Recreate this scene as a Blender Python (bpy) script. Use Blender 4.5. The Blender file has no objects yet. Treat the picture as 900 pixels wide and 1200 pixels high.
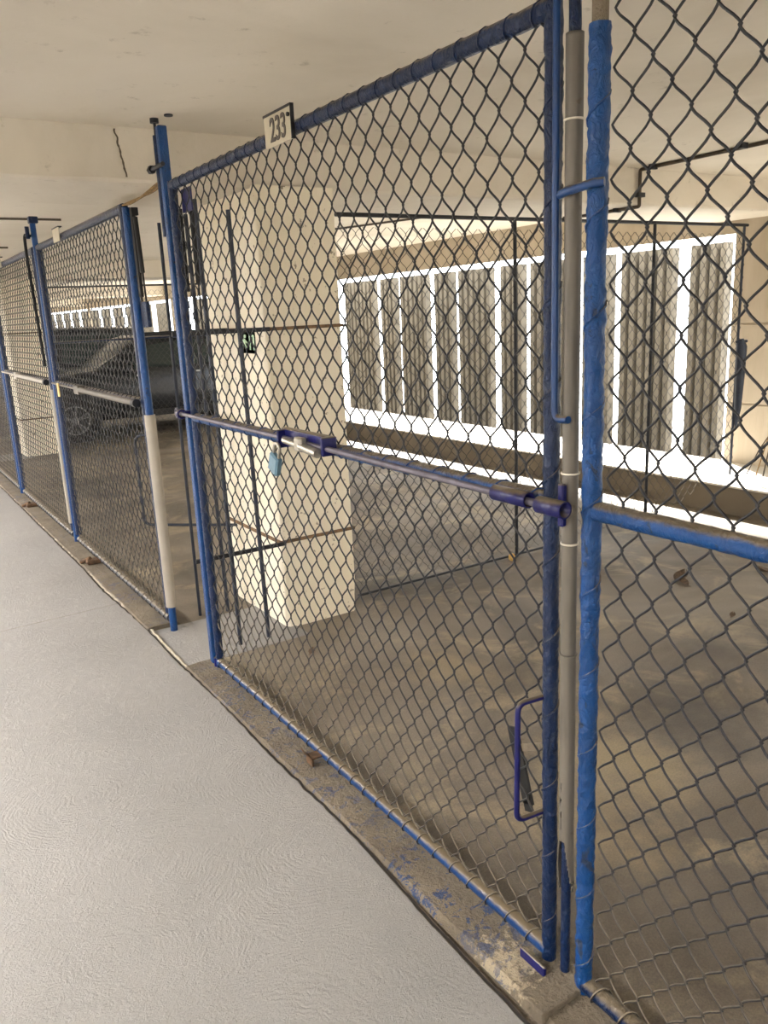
import bpy, math, random
from mathutils import Vector, Matrix, noise as mnoise
random.seed(7)
sc = bpy.context.scene
col = sc.collection
PI = math.pi

# ------------------------------------------------------------------ helpers
def s2l(c):
    return tuple((v / 255 / 12.92) if v / 255 <= 0.04045 else ((v / 255 + 0.055) / 1.055) ** 2.4 for v in c) + (1.0,)

class MB:
    def __init__(self):
        self.v = []; self.f = []; self.sm = []
    def add(self, vs, fs, smooth=False):
        b = len(self.v)
        self.v += [tuple(p) for p in vs]
        self.f += [tuple(i + b for i in f) for f in fs]
        self.sm += [smooth] * len(fs)
    def box(self, lo, hi, M=None, bev=0.0):
        x0, y0, z0 = lo; x1, y1, z1 = hi
        if bev <= 0:
            vs = [(x, y, z) for z in (z0, z1) for y in (y0, y1) for x in (x0, x1)]
            fs = [(0, 2, 3, 1), (4, 5, 7, 6), (0, 1, 5, 4), (2, 6, 7, 3), (0, 4, 6, 2), (1, 3, 7, 5)]
        else:
            b = min(bev, (x1 - x0) / 2.01, (y1 - y0) / 2.01, (z1 - z0) / 2.01)
            vs = []; fs = []; idx = {}
            for sx in (0, 1):
                for sy in (0, 1):
                    for sz in (0, 1):
                        cx, cy, cz = (x0, x1)[sx], (y0, y1)[sy], (z0, z1)[sz]
                        dx, dy, dz = (b, -b)[sx], (b, -b)[sy], (b, -b)[sz]
                        idx[sx, sy, sz, 0] = len(vs); vs.append((cx, cy + dy, cz + dz))
                        idx[sx, sy, sz, 1] = len(vs); vs.append((cx + dx, cy, cz + dz))
                        idx[sx, sy, sz, 2] = len(vs); vs.append((cx + dx, cy + dy, cz))
            def q(*k): fs.append(tuple(idx[i] for i in k))
            q((0,0,0,0),(0,0,1,0),(0,1,1,0),(0,1,0,0)); q((1,0,0,0),(1,1,0,0),(1,1,1,0),(1,0,1,0))
            q((0,0,0,1),(1,0,0,1),(1,0,1,1),(0,0,1,1)); q((0,1,0,1),(0,1,1,1),(1,1,1,1),(1,1,0,1))
            q((0,0,0,2),(0,1,0,2),(1,1,0,2),(1,0,0,2)); q((0,0,1,2),(1,0,1,2),(1,1,1,2),(0,1,1,2))
            for sx in (0, 1):
                for sy in (0, 1):
                    q((sx,sy,0,0),(sx,sy,0,1),(sx,sy,1,1),(sx,sy,1,0))
            for sx in (0, 1):
                for sz in (0, 1):
                    q((sx,0,sz,0),(sx,0,sz,2),(sx,1,sz,2),(sx,1,sz,0))
            for sy in (0, 1):
                for sz in (0, 1):
                    q((0,sy,sz,1),(0,sy,sz,2),(1,sy,sz,2),(1,sy,sz,1))
            for sx in (0, 1):
                for sy in (0, 1):
                    for sz in (0, 1):
                        q((sx,sy,sz,0),(sx,sy,sz,1),(sx,sy,sz,2))
        if M is not None: vs = [M @ Vector(p) for p in vs]
        self.add(vs, fs); return self
    def tube(self, pts, r, n=10, caps=True, lump=0.0, smooth=True, seed=0, closed=False):
        pts = [Vector(p) for p in pts]
        rr = r if isinstance(r, (list, tuple)) else [r] * len(pts)
        vs = []; fs = []; m = len(pts)
        t = (pts[1] - pts[0]).normalized()
        up = Vector((0, 0, 1)) if abs(t.z) < 0.9 else Vector((1, 0, 0))
        a = t.cross(up).normalized()
        for i, p in enumerate(pts):
            if closed: d = pts[(i + 1) % m] - pts[i - 1]
            elif i == 0: d = pts[1] - p
            elif i == m - 1: d = p - pts[i - 1]
            else: d = (pts[i + 1] - p).normalized() + (p - pts[i - 1]).normalized()
            if d.length > 1e-9: t = d.normalized()
            a = (a - t * a.dot(t)); a.normalize(); b = t.cross(a)
            for k in range(n):
                th = 2 * PI * k / n
                w = a * math.cos(th) + b * math.sin(th)
                rad = rr[i]
                if lump:
                    q = p + w * rr[i]
                    nv = mnoise.noise(q * 55 + Vector((seed, 0, 0))) + 0.6 * mnoise.noise(q * 120)
                    rad += lump * max(-0.4, nv)
                vs.append(p + w * rad)
        for i in range(m - (0 if closed else 1)):
            j = (i + 1) % m
            for k in range(n):
                k2 = (k + 1) % n
                fs.append((i * n + k, i * n + k2, j * n + k2, j * n + k))
        self.add(vs, fs, smooth)
        if caps and not closed:
            self.add(vs[:n], [tuple(range(n - 1, -1, -1))]); self.add(vs[-n:], [tuple(range(n))])
        return self
    def pipe(self, p0, p1, r, n=14, step=None, lump=0.0, seed=0):
        p0 = Vector(p0); p1 = Vector(p1)
        k = max(1, int((p1 - p0).length / step)) if step else 1
        return self.tube([p0.lerp(p1, i / k) for i in range(k + 1)], r, n, True, lump, True, seed)
    def turns(self, *a, **k):
        wraps(self, *a, **k); return self
    def prism(self, poly, axis, a, b):
        # poly in the two other axes (cyclic order), extruded on axis from a to b
        n = len(poly)
        def P(u, v, w): return {'x': (w, u, v), 'y': (u, w, v), 'z': (u, v, w)}[axis]
        vs = [P(u, v, a) for u, v in poly] + [P(u, v, b) for u, v in poly]
        fs = [tuple(range(n - 1, -1, -1)), tuple(range(n, 2 * n))] + [(i, (i + 1) % n, n + (i + 1) % n, n + i) for i in range(n)]
        self.add(vs, fs); return self
    def build(self, name, mat, parent=None, recalc=False, bevel=0.0):
        me = bpy.data.meshes.new(name)
        me.from_pydata(self.v, [], self.f)
        me.polygons.foreach_set('use_smooth', self.sm)
        if recalc:
            import bmesh
            bm = bmesh.new(); bm.from_mesh(me); bmesh.ops.recalc_face_normals(bm, faces=bm.faces); bm.to_mesh(me); bm.free()
        me.update()
        me.materials.append(mat)
        o = bpy.data.objects.new(name, me); col.objects.link(o)
        if parent is not None:
            o.parent = parent
            o.matrix_parent_inverse = Matrix.Translation(parent.location).inverted() if parent.parent is None else Matrix.Identity(4)
            if parent.parent is not None:
                o.matrix_parent_inverse = Matrix.Identity(4)
        if bevel:
            m = o.modifiers.new('bevel', 'BEVEL'); m.width = bevel; m.segments = 2; m.limit_method = 'ANGLE'
        return o

def empty(name, loc=(0, 0, 0)):
    o = bpy.data.objects.new(name, None); o.location = loc; o.empty_display_size = 0.1
    col.objects.link(o); return o
def tag(o, label, cat, group=None):
    o['label'] = label; o['category'] = cat
    if group: o['group'] = group
    return o
def thing(name, label, cat, loc=(0, 0, 0), group=None):
    return tag(empty(name, loc), label, cat, group)
def struct(o):
    o['kind'] = 'structure'; return o
def kids(o): return [c for c in bpy.data.objects if c.parent == o]
def copy_tree(o, parent=None):
    ch = kids(o)
    c = o.copy(); col.objects.link(c)
    if parent is not None: c.parent = parent
    for k in ch: copy_tree(k, c)
    return c

# ------------------------------------------------------------------ materials
class NT:
    def __init__(self, name):
        self.m = bpy.data.materials.new(name); self.m.use_nodes = True
        self.t = self.m.node_tree; self.b = self.t.nodes['Principled BSDF']
        self.tc = self.n('ShaderNodeTexCoord')
    def n(self, kind, **kw):
        x = self.t.nodes.new(kind)
        for k, v in kw.items():
            if hasattr(x, k): setattr(x, k, v)
            else: x.inputs[k].default_value = v
        return x
    def l(self, a, b): self.t.links.new(a, b)
    def noise(self, scale, detail=4, rough=0.55, coord=None, dist=0.0, stretch=None):
        x = self.n('ShaderNodeTexNoise'); x.inputs['Scale'].default_value = scale
        x.inputs['Detail'].default_value = detail; x.inputs['Roughness'].default_value = rough
        x.inputs['Distortion'].default_value = dist
        c = coord or self.tc.outputs['Object']
        if stretch:
            mp = self.n('ShaderNodeMapping'); mp.inputs['Scale'].default_value = stretch
            self.l(c, mp.inputs['Vector']); c = mp.outputs['Vector']
        self.l(c, x.inputs['Vector']); return x.outputs['Fac']
    def ramp(self, fac, stops):
        r = self.n('ShaderNodeValToRGB'); e = r.color_ramp.elements
        while len(e) < len(stops): e.new(0.5)
        for i, (p, c) in enumerate(stops):
            e[i].position = p; e[i].color = c if len(c) == 4 else tuple(c) + (1,)
        self.l(fac, r.inputs['Fac']); return r.outputs['Color']
    def math(self, op, a, b=None, c=None):
        x = self.n('ShaderNodeMath', operation=op)
        for i, v in enumerate((a, b, c)):
            if v is None: continue
            if hasattr(v, 'is_linked') or hasattr(v, 'links'): self.l(v, x.inputs[i])
            else: x.inputs[i].default_value = v
        return x.outputs[0]
    def mix(self, fac, a, b):
        x = self.n('ShaderNodeMix', data_type='RGBA')
        for s, v in ((x.inputs['Factor'], fac), (x.inputs[6], a), (x.inputs[7], b)):
            if hasattr(v, 'links'): self.l(v, s)
            else: s.default_value = v
        return x.outputs[2]
    def bump(self, h, strength=0.3, dist=0.01):
        x = self.n('ShaderNodeBump'); x.inputs['Strength'].default_value = strength; x.inputs['Distance'].default_value = dist
        self.l(h, x.inputs['Height']); self.l(x.outputs['Normal'], self.b.inputs['Normal'])
    def base(self, c):
        if hasattr(c, 'links'): self.l(c, self.b.inputs['Base Color'])
        else: self.b.inputs['Base Color'].default_value = c
    def set(self, rough=0.6, metal=0.0, spec=0.5):
        if hasattr(rough, 'links'): self.l(rough, self.b.inputs['Roughness'])
        else: self.b.inputs['Roughness'].default_value = rough
        self.b.inputs['Metallic'].default_value = metal
        self.b.inputs['Specular IOR Level'].default_value = spec
    def upmask(self, lo, hi, amp=0.5, scale=60):
        g = self.n('ShaderNodeNewGeometry'); sp = self.n('ShaderNodeSeparateXYZ'); self.l(g.outputs['Normal'], sp.inputs[0])
        nz = self.math('ADD', sp.outputs['Z'], self.math('MULTIPLY', self.math('SUBTRACT', self.noise(scale, 3), 0.5), amp))
        mr = self.n('ShaderNodeMapRange'); mr.inputs['From Min'].default_value = lo; mr.inputs['From Max'].default_value = hi
        self.l(nz, mr.inputs['Value']); return mr.outputs[0]

def simple(name, rgb, rough=0.6, metal=0.0, var=0.12, scale=12, bump=0.0, bscale=60, spec=0.5):
    k = NT(name); c = s2l(rgb)
    d = tuple(v * (1 - var * 2) for v in c[:3]) + (1,); e = tuple(min(1, v * (1 + var)) for v in c[:3]) + (1,)
    k.base(k.ramp(k.noise(scale, 5), [(0.3, d), (0.7, e)])); k.set(rough, metal, spec)
    if bump: k.bump(k.noise(bscale, 4), bump, 0.01)
    return k.m

def blue_paint(name, rgb, chips=0.62, dust=True, bump=0.6):
    k = NT(name); c = s2l(rgb)
    d = tuple(v * 0.5 for v in c[:3]) + (1,)
    base = k.mix(k.noise(9, 5, 0.6), d, tuple(min(1, v * 1.35) for v in c[:3]) + (1,))
    chip = k.ramp(k.noise(34, 6, 0.6, dist=0.8, stretch=(1, 1, 0.6)), [(chips, (0, 0, 0, 1)), (chips + 0.03, (1, 1, 1, 1))])
    base = k.mix(chip, base, s2l((36, 48, 72)))
    if dust: base = k.mix(k.upmask(0.35, 0.75), base, s2l((98, 87, 70)))
    k.base(base); k.set(0.28, 0, 0.3)
    h = k.math('ADD', k.noise(45, 5, 0.6, dist=1.2, stretch=(1, 1, 0.7)), k.math('MULTIPLY', chip, -0.3))
    k.bump(h, bump, 0.018)
    return k.m

M = {}
M['blue'] = blue_paint('blue_flaking_paint', (17, 64, 120))
M['blue_dark'] = blue_paint('blue_old_paint', (11, 33, 68), 0.58)
M['blue_smooth'] = blue_paint('blue_smooth_paint', (28, 60, 108), 0.75, True, 0.15)
M['violet'] = blue_paint('violet_blue_enamel', (24, 26, 84), 0.8, True, 0.08)
M['steel_bar'] = simple('dusty_violet_steel', (94, 89, 100), 0.5, 0.2, 0.2, 25)
M['black_steel'] = simple('black_steel', (30, 32, 38), 0.5, 0.2, 0.2, 20)
M['dark_rod'] = simple('dark_blue_black_rod', (34, 42, 58), 0.5, 0.1, 0.2, 20)
M['pvc'] = None
M['chrome'] = simple('worn_zinc', (170, 165, 155), 0.35, 0.8, 0.15, 40)
M['lock_blue'] = simple('padlock_blue_grey', (92, 122, 140), 0.4, 0.3, 0.1, 30)
M['rust'] = simple('rusty_steel', (96, 72, 50), 0.8, 0.2, 0.3, 40, 0.3)
M['strap'] = simple('weathered_strap', (128, 100, 70), 0.8, 0.1, 0.4, 30, 0.3)
M['dusty_rail'] = blue_paint('dust_covered_rail', (70, 72, 80), 0.6, True, 0.3)
M['rubber'] = simple('black_rubber', (10, 10, 11), 0.7)
M['plate'] = simple('number_plate_enamel', (182, 174, 154), 0.45, 0, 0.05, 20)
M['plate_ink'] = simple('number_plate_ink', (70, 64, 60), 0.6)
M['green'] = simple('green_sign', (22, 104, 72), 0.4)
M['sign_white'] = simple('sign_white', (190, 228, 190), 0.4)
M['leaf'] = simple('dry_leaf', (92, 74, 56), 0.8, 0, 0.3, 60)
M['nut'] = simple('yellow_seed', (205, 165, 90), 0.6)
M['rope'] = simple('tan_rope', (130, 104, 66), 0.9, 0, 0.3, 80)
M['zip'] = simple('white_plastic', (215, 208, 192), 0.5)
M['yellow'] = simple('yellow_tag', (214, 186, 116), 0.5)

def pvc():
    k = NT('grey_pvc_pipe')
    c = k.mix(k.ramp(k.noise(7, 5, 0.6, stretch=(1, 1, 0.4)), [(0.35, (0, 0, 0, 1)), (0.7, (1, 1, 1, 1))]), s2l((82, 77, 69)), s2l((104, 98, 89)))
    c = k.mix(k.ramp(k.noise(30, 3, 0.5), [(0.68, (0, 0, 0, 1)), (0.72, (1, 1, 1, 1))]), c, s2l((84, 74, 62)))
    k.base(c); k.set(0.55); k.bump(k.noise(60, 3), 0.08, 0.004); return k.m
M['pvc'] = pvc()
M['pvc_light'] = simple('pale_pvc_pipe', (152, 145, 134), 0.5, 0, 0.06, 8)

def wire(name, rgb, dusty):
    k = NT(name)
    base = k.ramp(k.noise(40, 4), [(0.3, s2l(tuple(v * 0.75 for v in rgb))), (0.7, s2l(rgb))])
    tc = k.n('ShaderNodeNewGeometry'); sp = k.n('ShaderNodeSeparateXYZ'); k.l(tc.outputs['Position'], sp.inputs[0])
    hz = k.n('ShaderNodeMapRange'); hz.inputs['From Min'].default_value = 0.55; hz.inputs['From Max'].default_value = 0.0
    k.l(sp.outputs['Z'], hz.inputs['Value'])
    f = k.math('MULTIPLY', k.upmask(-0.1, 0.7, 0.6, 90), k.math('MULTIPLY', hz.outputs[0], dusty))
    k.base(k.mix(f, base, s2l((150, 136, 112)))); k.set(0.5); return k.m
M['wire'] = wire('chain_link_wire', (22, 24, 31), 0.65)
M['wire_blue'] = wire('painted_wire_turns', (20, 44, 84), 0.8)
M['wire_grey'] = wire('chain_link_wire_grey', (50, 50, 52), 0.9)

def ceiling_mat():
    k = NT('ceiling_painted_concrete')
    a = k.noise(0.7, 6, 0.6, dist=0.6)
    c = k.ramp(a, [(0.3, s2l((206, 197, 181))), (0.55, s2l((222, 214, 200))), (0.8, s2l((229, 222, 210)))])
    spots = k.ramp(k.noise(9, 6, 0.7), [(0.62, (0, 0, 0, 1)), (0.74, (1, 1, 1, 1))])
    c = k.mix(k.math('MULTIPLY', spots, 0.5), c, s2l((130, 116, 94)))
    k.base(c); k.set(0.75); k.bump(k.math('ADD', k.noise(3, 5), k.math('MULTIPLY', k.noise(40, 4), 0.15)), 0.25, 0.02); return k.m
M['ceiling'] = ceiling_mat()

def pillar_mat():
    k = NT('cream_painted_concrete')
    c = k.ramp(k.noise(2.5, 6, 0.6), [(0.3, s2l((238, 228, 204))), (0.7, s2l((246, 238, 220)))])
    chip = k.ramp(k.noise(22, 7, 0.65), [(0.635, (0, 0, 0, 1)), (0.66, (1, 1, 1, 1))])
    c = k.mix(k.math('MULTIPLY', chip, 0.8), c, s2l((120, 104, 82)))
    k.base(c); k.set(0.7); k.bump(k.math('SUBTRACT', k.math('MULTIPLY', k.noise(14, 5), 0.5), k.math('MULTIPLY', chip, 0.4)), 0.35, 0.012); return k.m
M['pillar'] = pillar_mat()

def wall_mat():
    k = NT('board_marked_concrete')
    c = k.ramp(k.noise(3, 6, 0.6, stretch=(1, 1, 0.15)), [(0.3, s2l((166, 153, 133))), (0.7, s2l((188, 177, 160)))])
    k.base(c); k.set(0.85); k.bump(k.noise(14, 5, 0.6, stretch=(1, 1, 0.12)), 0.4, 0.02); return k.m
M['wall'] = wall_mat()

def stall_floor():
    k = NT('stall_concrete_floor')
    a = k.noise(0.9, 7, 0.62, dist=0.8)
    c = k.ramp(a, [(0.30, s2l((78, 70, 57))), (0.45, s2l((108, 97, 82))), (0.58, s2l((124, 113, 97))), (0.75, s2l((142, 132, 116)))])
    worn = k.ramp(k.noise(2.4, 8, 0.7, dist=1.0), [(0.52, (0, 0, 0, 1)), (0.66, (1, 1, 1, 1))])
    c = k.mix(k.math('MULTIPLY', worn, 0.6), c, s2l((168, 152, 122)))
    dark = k.ramp(k.noise(1.3, 5, 0.6, dist=0.4), [(0.62, (0, 0, 0, 1)), (0.75, (1, 1, 1, 1))])
    c = k.mix(k.math('MULTIPLY', dark, 0.65), c, s2l((70, 60, 48)))
    def spot(x, y, r0, r1, amt, rgb, c, sc=2.2):
        v = k.n('ShaderNodeVectorMath', operation='DISTANCE'); k.l(k.tc.outputs['Object'], v.inputs[0]); v.inputs[1].default_value = (x, y, 0)
        m = k.ramp(k.math('ADD', v.outputs['Value'], k.math('MULTIPLY', k.math('SUBTRACT', k.noise(sc, 7, 0.65), 0.5), 1.1)), [(r0, (amt,) * 3), (r1, (0,) * 3)])
        return k.mix(m, c, s2l(rgb))
    c = spot(2.55, 1.85, 0.05, 0.35, 0.75, (62, 55, 46), c)
    c = spot(3.15, 2.15, 0.02, 0.25, 0.6, (66, 58, 48), c)
    c = spot(2.02, 1.80, 0.05, 0.35, 0.7, (164, 148, 116), c, 4)
    c = spot(1.75, 1.55, 0.0, 0.30, 0.6, (158, 140, 108), c, 5)
    c = spot(2.05, 2.75, 0.0, 0.30, 0.5, (156, 140, 108), c, 5)
    c = spot(1.45, 0.95, 0.1, 0.40, 0.5, (74, 64, 52), c, 3)
    g = k.ramp(k.noise(150, 3, 0.7), [(0.35, (0.72, 0.72, 0.72, 1)), (0.65, (1.1, 1.1, 1.1, 1))])
    x = k.n('ShaderNodeMix', data_type='RGBA', blend_type='MULTIPLY'); x.inputs['Factor'].default_value = 0.8
    k.l(c, x.inputs[6]); k.l(g, x.inputs[7])
    k.base(x.outputs[2]); k.set(k.ramp(k.noise(1.6, 4), [(0.3, (0.45,) * 3), (0.7, (0.75,) * 3)]))
    k.bump(k.math('ADD', k.noise(90, 5, 0.7), k.math('MULTIPLY', k.noise(8, 4), 0.8)), 0.8, 0.008); return k.m
M['stall_floor'] = stall_floor()

def aisle_floor():
    k = NT('grey_trowelled_floor_paint')
    # fan-shaped trowel strokes: rings about scattered centres, warped
    mp = k.n('ShaderNodeMapping'); mp.inputs['Scale'].default_value = (1, 1, 1); k.l(k.tc.outputs['Object'], mp.inputs['Vector'])
    wn = k.n('ShaderNodeTexNoise'); wn.inputs['Scale'].default_value = 2.2; wn.inputs['Detail'].default_value = 3; k.l(mp.outputs[0], wn.inputs['Vector'])
    sub = k.n('ShaderNodeVectorMath', operation='MULTIPLY_ADD'); k.l(wn.outputs['Color'], sub.inputs[0]); sub.inputs[1].default_value = (0.22, 0.22, 0); k.l(mp.outputs[0], sub.inputs[2])
    v = k.n('ShaderNodeTexVoronoi', voronoi_dimensions='2D'); v.inputs['Scale'].default_value = 2.1; k.l(sub.outputs[0], v.inputs['Vector'])
    ring = k.math('SINE', k.math('MULTIPLY_ADD', v.outputs['Distance'], 190.0, k.math('MULTIPLY', k.noise(9, 6, 0.75), 26.0)))
    amp = k.ramp(k.noise(2.2, 3), [(0.35, (0.1,) * 3), (0.65, (1,) * 3)])
    fine = k.noise(170, 5, 0.75)
    blob = k.ramp(k.noise(28, 6, 0.75), [(0.5, (0,) * 3), (0.75, (1,) * 3)])
    h = k.math('ADD', k.math('MULTIPLY', k.math('MULTIPLY', ring, k.math('MULTIPLY', amp, k.ramp(k.noise(22, 4, 0.7), [(0.42, (0,) * 3), (0.6, (1,) * 3)]))), 0.19), k.math('ADD', k.math('MULTIPLY', fine, 0.9), k.math('MULTIPLY', blob, 0.6)))
    k.bump(h, 0.85, 0.0055)
    c = k.ramp(k.noise(1.2, 6, 0.6), [(0.3, s2l((140, 137, 133))), (0.7, s2l((153, 150, 146)))])
    spot = k.ramp(k.noise(16, 7, 0.8), [(0.74, (0,) * 3), (0.78, (1,) * 3)])
    c = k.mix(k.math('MULTIPLY', spot, 0.2), c, s2l((120, 112, 104)))
    k.base(c); k.set(0.5, 0, 0.4); return k.m
M['aisle'] = aisle_floor()

def kerb_mat():
    k = NT('raw_kerb_concrete')
    c = k.ramp(k.noise(6, 8, 0.7), [(0.3, s2l((92, 82, 68))), (0.6, s2l((120, 109, 92))), (0.8, s2l((138, 127, 110)))])
    bs = k.ramp(k.noise(24, 8, 0.75, dist=0.6), [(0.53, (0,) * 3), (0.57, (1,) * 3)])
    vd = k.n('ShaderNodeVectorMath', operation='DISTANCE'); k.l(k.tc.outputs['Object'], vd.inputs[0]); vd.inputs[1].default_value = (1.13, 1.58, 0.02)
    area = k.ramp(k.math('ADD', vd.outputs['Value'], k.math('MULTIPLY', k.noise(7, 3), 0.5)), [(0.45, (1,) * 3), (0.62, (0,) * 3)])
    far = k.ramp(k.noise(1.1, 3), [(0.45, (0,) * 3), (0.6, (0.7,) * 3)])
    area = k.math('MAXIMUM', area, far)
    vc = k.n('ShaderNodeVectorMath', operation='DISTANCE'); k.l(k.tc.outputs['Object'], vc.inputs[0]); vc.inputs[1].default_value = (1.10, 1.27, 0.02)
    crust = k.ramp(k.math('ADD', vc.outputs['Value'], k.math('MULTIPLY', k.noise(38, 6, 0.7), 0.5)), [(0.30, (1,) * 3), (0.34, (0,) * 3)])
    c = k.mix(k.math('MULTIPLY', crust, 0.8), c, s2l((172, 158, 132)))
    c = k.mix(k.math('MULTIPLY', k.math('MULTIPLY', bs, area), 0.9), c, s2l((38, 62, 100)))
    k.base(c); k.set(0.85); k.bump(k.math('ADD', k.noise(30, 6, 0.7), k.math('MULTIPLY', k.noise(110, 4), 0.5)), 1.0, 0.014); return k.m
M['kerb'] = kerb_mat()
M['crack'] = simple('dirt_filled_joint', (46, 40, 34), 0.95)
M['crumb'] = simple('pale_cement_edge', (176, 166, 148), 0.9, 0, 0.2, 60, 0.5)
M['sill'] = simple('pale_painted_sill', (206, 200, 188), 0.75, 0, 0.05, 3, 0.15, 40)
M['sill_face'] = simple('parapet_concrete', (100, 90, 74), 0.8, 0, 0.1, 4, 0.2, 30)
M['louvre'] = simple('ribbed_concrete', (106, 99, 87), 0.85, 0, 0.12, 5, 0.3, 30)
M['conduit'] = simple('brown_conduit', (74, 62, 48), 0.6, 0, 0.2, 20)
M['car'] = simple('dark_grey_car_paint', (56, 58, 62), 0.2, 0.5, 0.05, 3)
M['glass_dark'] = simple('tinted_car_glass', (46, 56, 55), 0.05, 0, 0.02, 3)
M['tyre'] = simple('tyre_rubber', (26, 25, 25), 0.8)
M['alloy'] = simple('alloy_wheel', (150, 150, 152), 0.35, 0.7, 0.1, 10)
M['lamp_red'] = simple('tail_lamp_red', (110, 22, 20), 0.2)
M['trim_black'] = simple('black_plastic', (24, 24, 26), 0.5)

# ------------------------------------------------------------------ dimensions (metres), X into the stalls, Y along the aisle
FX = 1.20                      # fence plane
CEIL = 2.41
BAY = 7.45                     # pillar spacing
WX = 6.15                      # outer wall plane

# ------------------------------------------------------------------ setting
Y0, Y1 = -6.0, 42.0
struct(MB().box((1.04, Y0, -0.2), (5.40, Y1, 0.0)).build('floor', M['stall_floor']))

def aisle():
    # painted slab with a ragged edge against the kerb
    mb = MB(); top = []
    y = Y0
    while y < Y1:
        x = 1.065 + 0.022 * mnoise.noise(Vector((y * 1.1, 3, 0))) + 0.007 * mnoise.noise(Vector((y * 17, 5, 0)))
        if y < 2.0: x -= 0.03 * min(1, (2.0 - y))
        top.append((x, y)); y += 0.02 if y < 9 else 0.25
    n = len(top)
    vs = [(-4.0, p[1], 0.012) for p in top] + [(p[0] - 0.004, p[1], 0.012) for p in top] + [(p[0], p[1], 0.004) for p in top] + [(p[0], p[1], -0.05) for p in top]
    fs = []
    for i in range(n - 1):
        for r in range(3): fs.append((r * n + i, (r + 1) * n + i, (r + 1) * n + i + 1, r * n + i + 1))
    mb.add(vs, fs)
    o = struct(mb.build('floor', M['aisle']))
    # crumbly pale edge and dark joint beside it
    e = MB(); j = MB()
    for i in range(0, n - 1):
        (xa, ya), (xb, yb) = top[i], top[i + 1]
        j.add([(xa - 0.001, ya, 0.0125), (xa + 0.006 + 0.004 * mnoise.noise(Vector((ya * 13, 1, 1))), ya, 0.0125), (xb + 0.006 + 0.004 * mnoise.noise(Vector((yb * 13, 1, 1))), yb, 0.0125), (xb - 0.001, yb, 0.0125)], [(0, 1, 2, 3)])
    struct(j.build('trim_1', M['crack']))
    rnd = random.Random(3)
    e = MB(); pts = []
    yy = 3.2
    while yy < 12:
        x = 1.065 + 0.022 * mnoise.noise(Vector((yy * 1.1, 3, 0))) + 0.007 * mnoise.noise(Vector((yy * 17, 5, 0)))
        pts.append((x + 0.017 + 0.003 * rnd.random(), yy, 0.008 + 0.004 * rnd.random())); yy += 0.03
    e.tube(pts, 0.007, 6, lump=0.006)
    struct(e.build('trim_2', M['crumb']))
    # cross joint in the aisle paint
    c = MB(); p0 = Vector((-3.0, 4.44, 0)); p1 = Vector((1.06, 4.63, 0))
    prev = None
    for i in range(120):
        q = p0.lerp(p1, i / 119); q.y += 0.006 * mnoise.noise(Vector((i * 0.6, 0, 2)))
        w = 0.002 + 0.0015 * mnoise.noise(Vector((i * 0.9, 7, 2)))
        cur = ((q.x, q.y - w, 0.0128), (q.x, q.y + w, 0.0128))
        if prev: c.add([prev[0], cur[0], cur[1], prev[1]], [(0, 1, 2, 3)])
        prev = cur
    struct(c.build('trim_3', M['kerb']))
aisle()

# kerb strips under each gate, broken by the painted slip beside the pillar
def kerb(n, ya, yb):
    mb = MB(); k = max(2, int((yb - ya) / 0.05)); vs = []; fs = []
    for i in range(k + 1):
        y = ya + (yb - ya) * i / k
        d = 0.006 * mnoise.noise(Vector((y * 9, 1, 0)))
        vs += [(1.065, y, 0.0), (1.082 + d, y, 0.020 + 0.003 * mnoise.noise(Vector((y * 7, 4, 0)))), (1.14, y, 0.024), (1.235, y, 0.022), (1.262 + d, y, -0.01)]
    for i in range(k):
        for r in range(4): fs.append((i * 5 + r, (i + 1) * 5 + r, (i + 1) * 5 + r + 1, i * 5 + r + 1))
    fs += [(0, 1, 2, 3, 4), tuple(k * 5 + q for q in (4, 3, 2, 1, 0))]
    mb.add(vs, fs)
    struct(mb.build('trim_%d' % n, M['kerb'], recalc=True))
kerb(4, -5.9, 3.50); kerb(5, 4.10, 10.90)
kerb(6, 11.55, 18.3)
# painted slip of floor between the two stalls, in front of the pillar
for y in (3.52, 3.52 + BAY):
    struct(MB().box((1.07, y, -0.05), (1.74, y + 0.56, 0.006), bev=0.003).build('floor', M['aisle']))

# ceiling slab and cross beams over the pillars
struct(MB().box((-4.2, Y0, CEIL), (6.26, Y1, CEIL + 0.25)).build('ceiling', M['ceiling']))
for i in range(-1, 5):
    y = 3.69 + BAY * i
    mb = MB(); rnd = random.Random(i + 20)
    # chipped lower front arris
    n = 60; vs = []; fs = []
    for k in range(n + 1):
        x = -4.2 + (WX + 4.2) * k / n
        c = 0.010 + 0.018 * max(0, mnoise.noise(Vector((x * 3.3, i, 0))))
        vs += [(x, y, CEIL + 0.01), (x, y, 2.19 + c), (x, y + c, 2.19), (x, y + 0.72, 2.19), (x, y + 0.735, 2.205), (x, y + 0.735, CEIL + 0.01)]
    for k in range(n):
        for r in range(5): fs.append((k * 6 + r, k * 6 + r + 1, (k + 1) * 6 + r + 1, (k + 1) * 6 + r))
    mb.add(vs, fs)
    struct(mb.build('ceiling', M['ceiling'], recalc=True))

# crack down the front of the first beam
cr = MB(); prev = None
for k in range(24):
    z = 2.40 - 0.19 * k / 23
    x = 1.085 + 0.006 * mnoise.noise(Vector((k * 0.35, 0, 9))) + 0.03 * k / 23
    w = 0.004 + 0.003 * mnoise.noise(Vector((k * 0.7, 2, 9)))
    cur = ((x - w, 3.688, z), (x + w, 3.688, z))
    if prev: cr.add([prev[0], cur[0], cur[1], prev[1]], [(0, 1, 2, 3)])
    prev = cur
struct(cr.build('trim_7', M['sill_face']))

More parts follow.
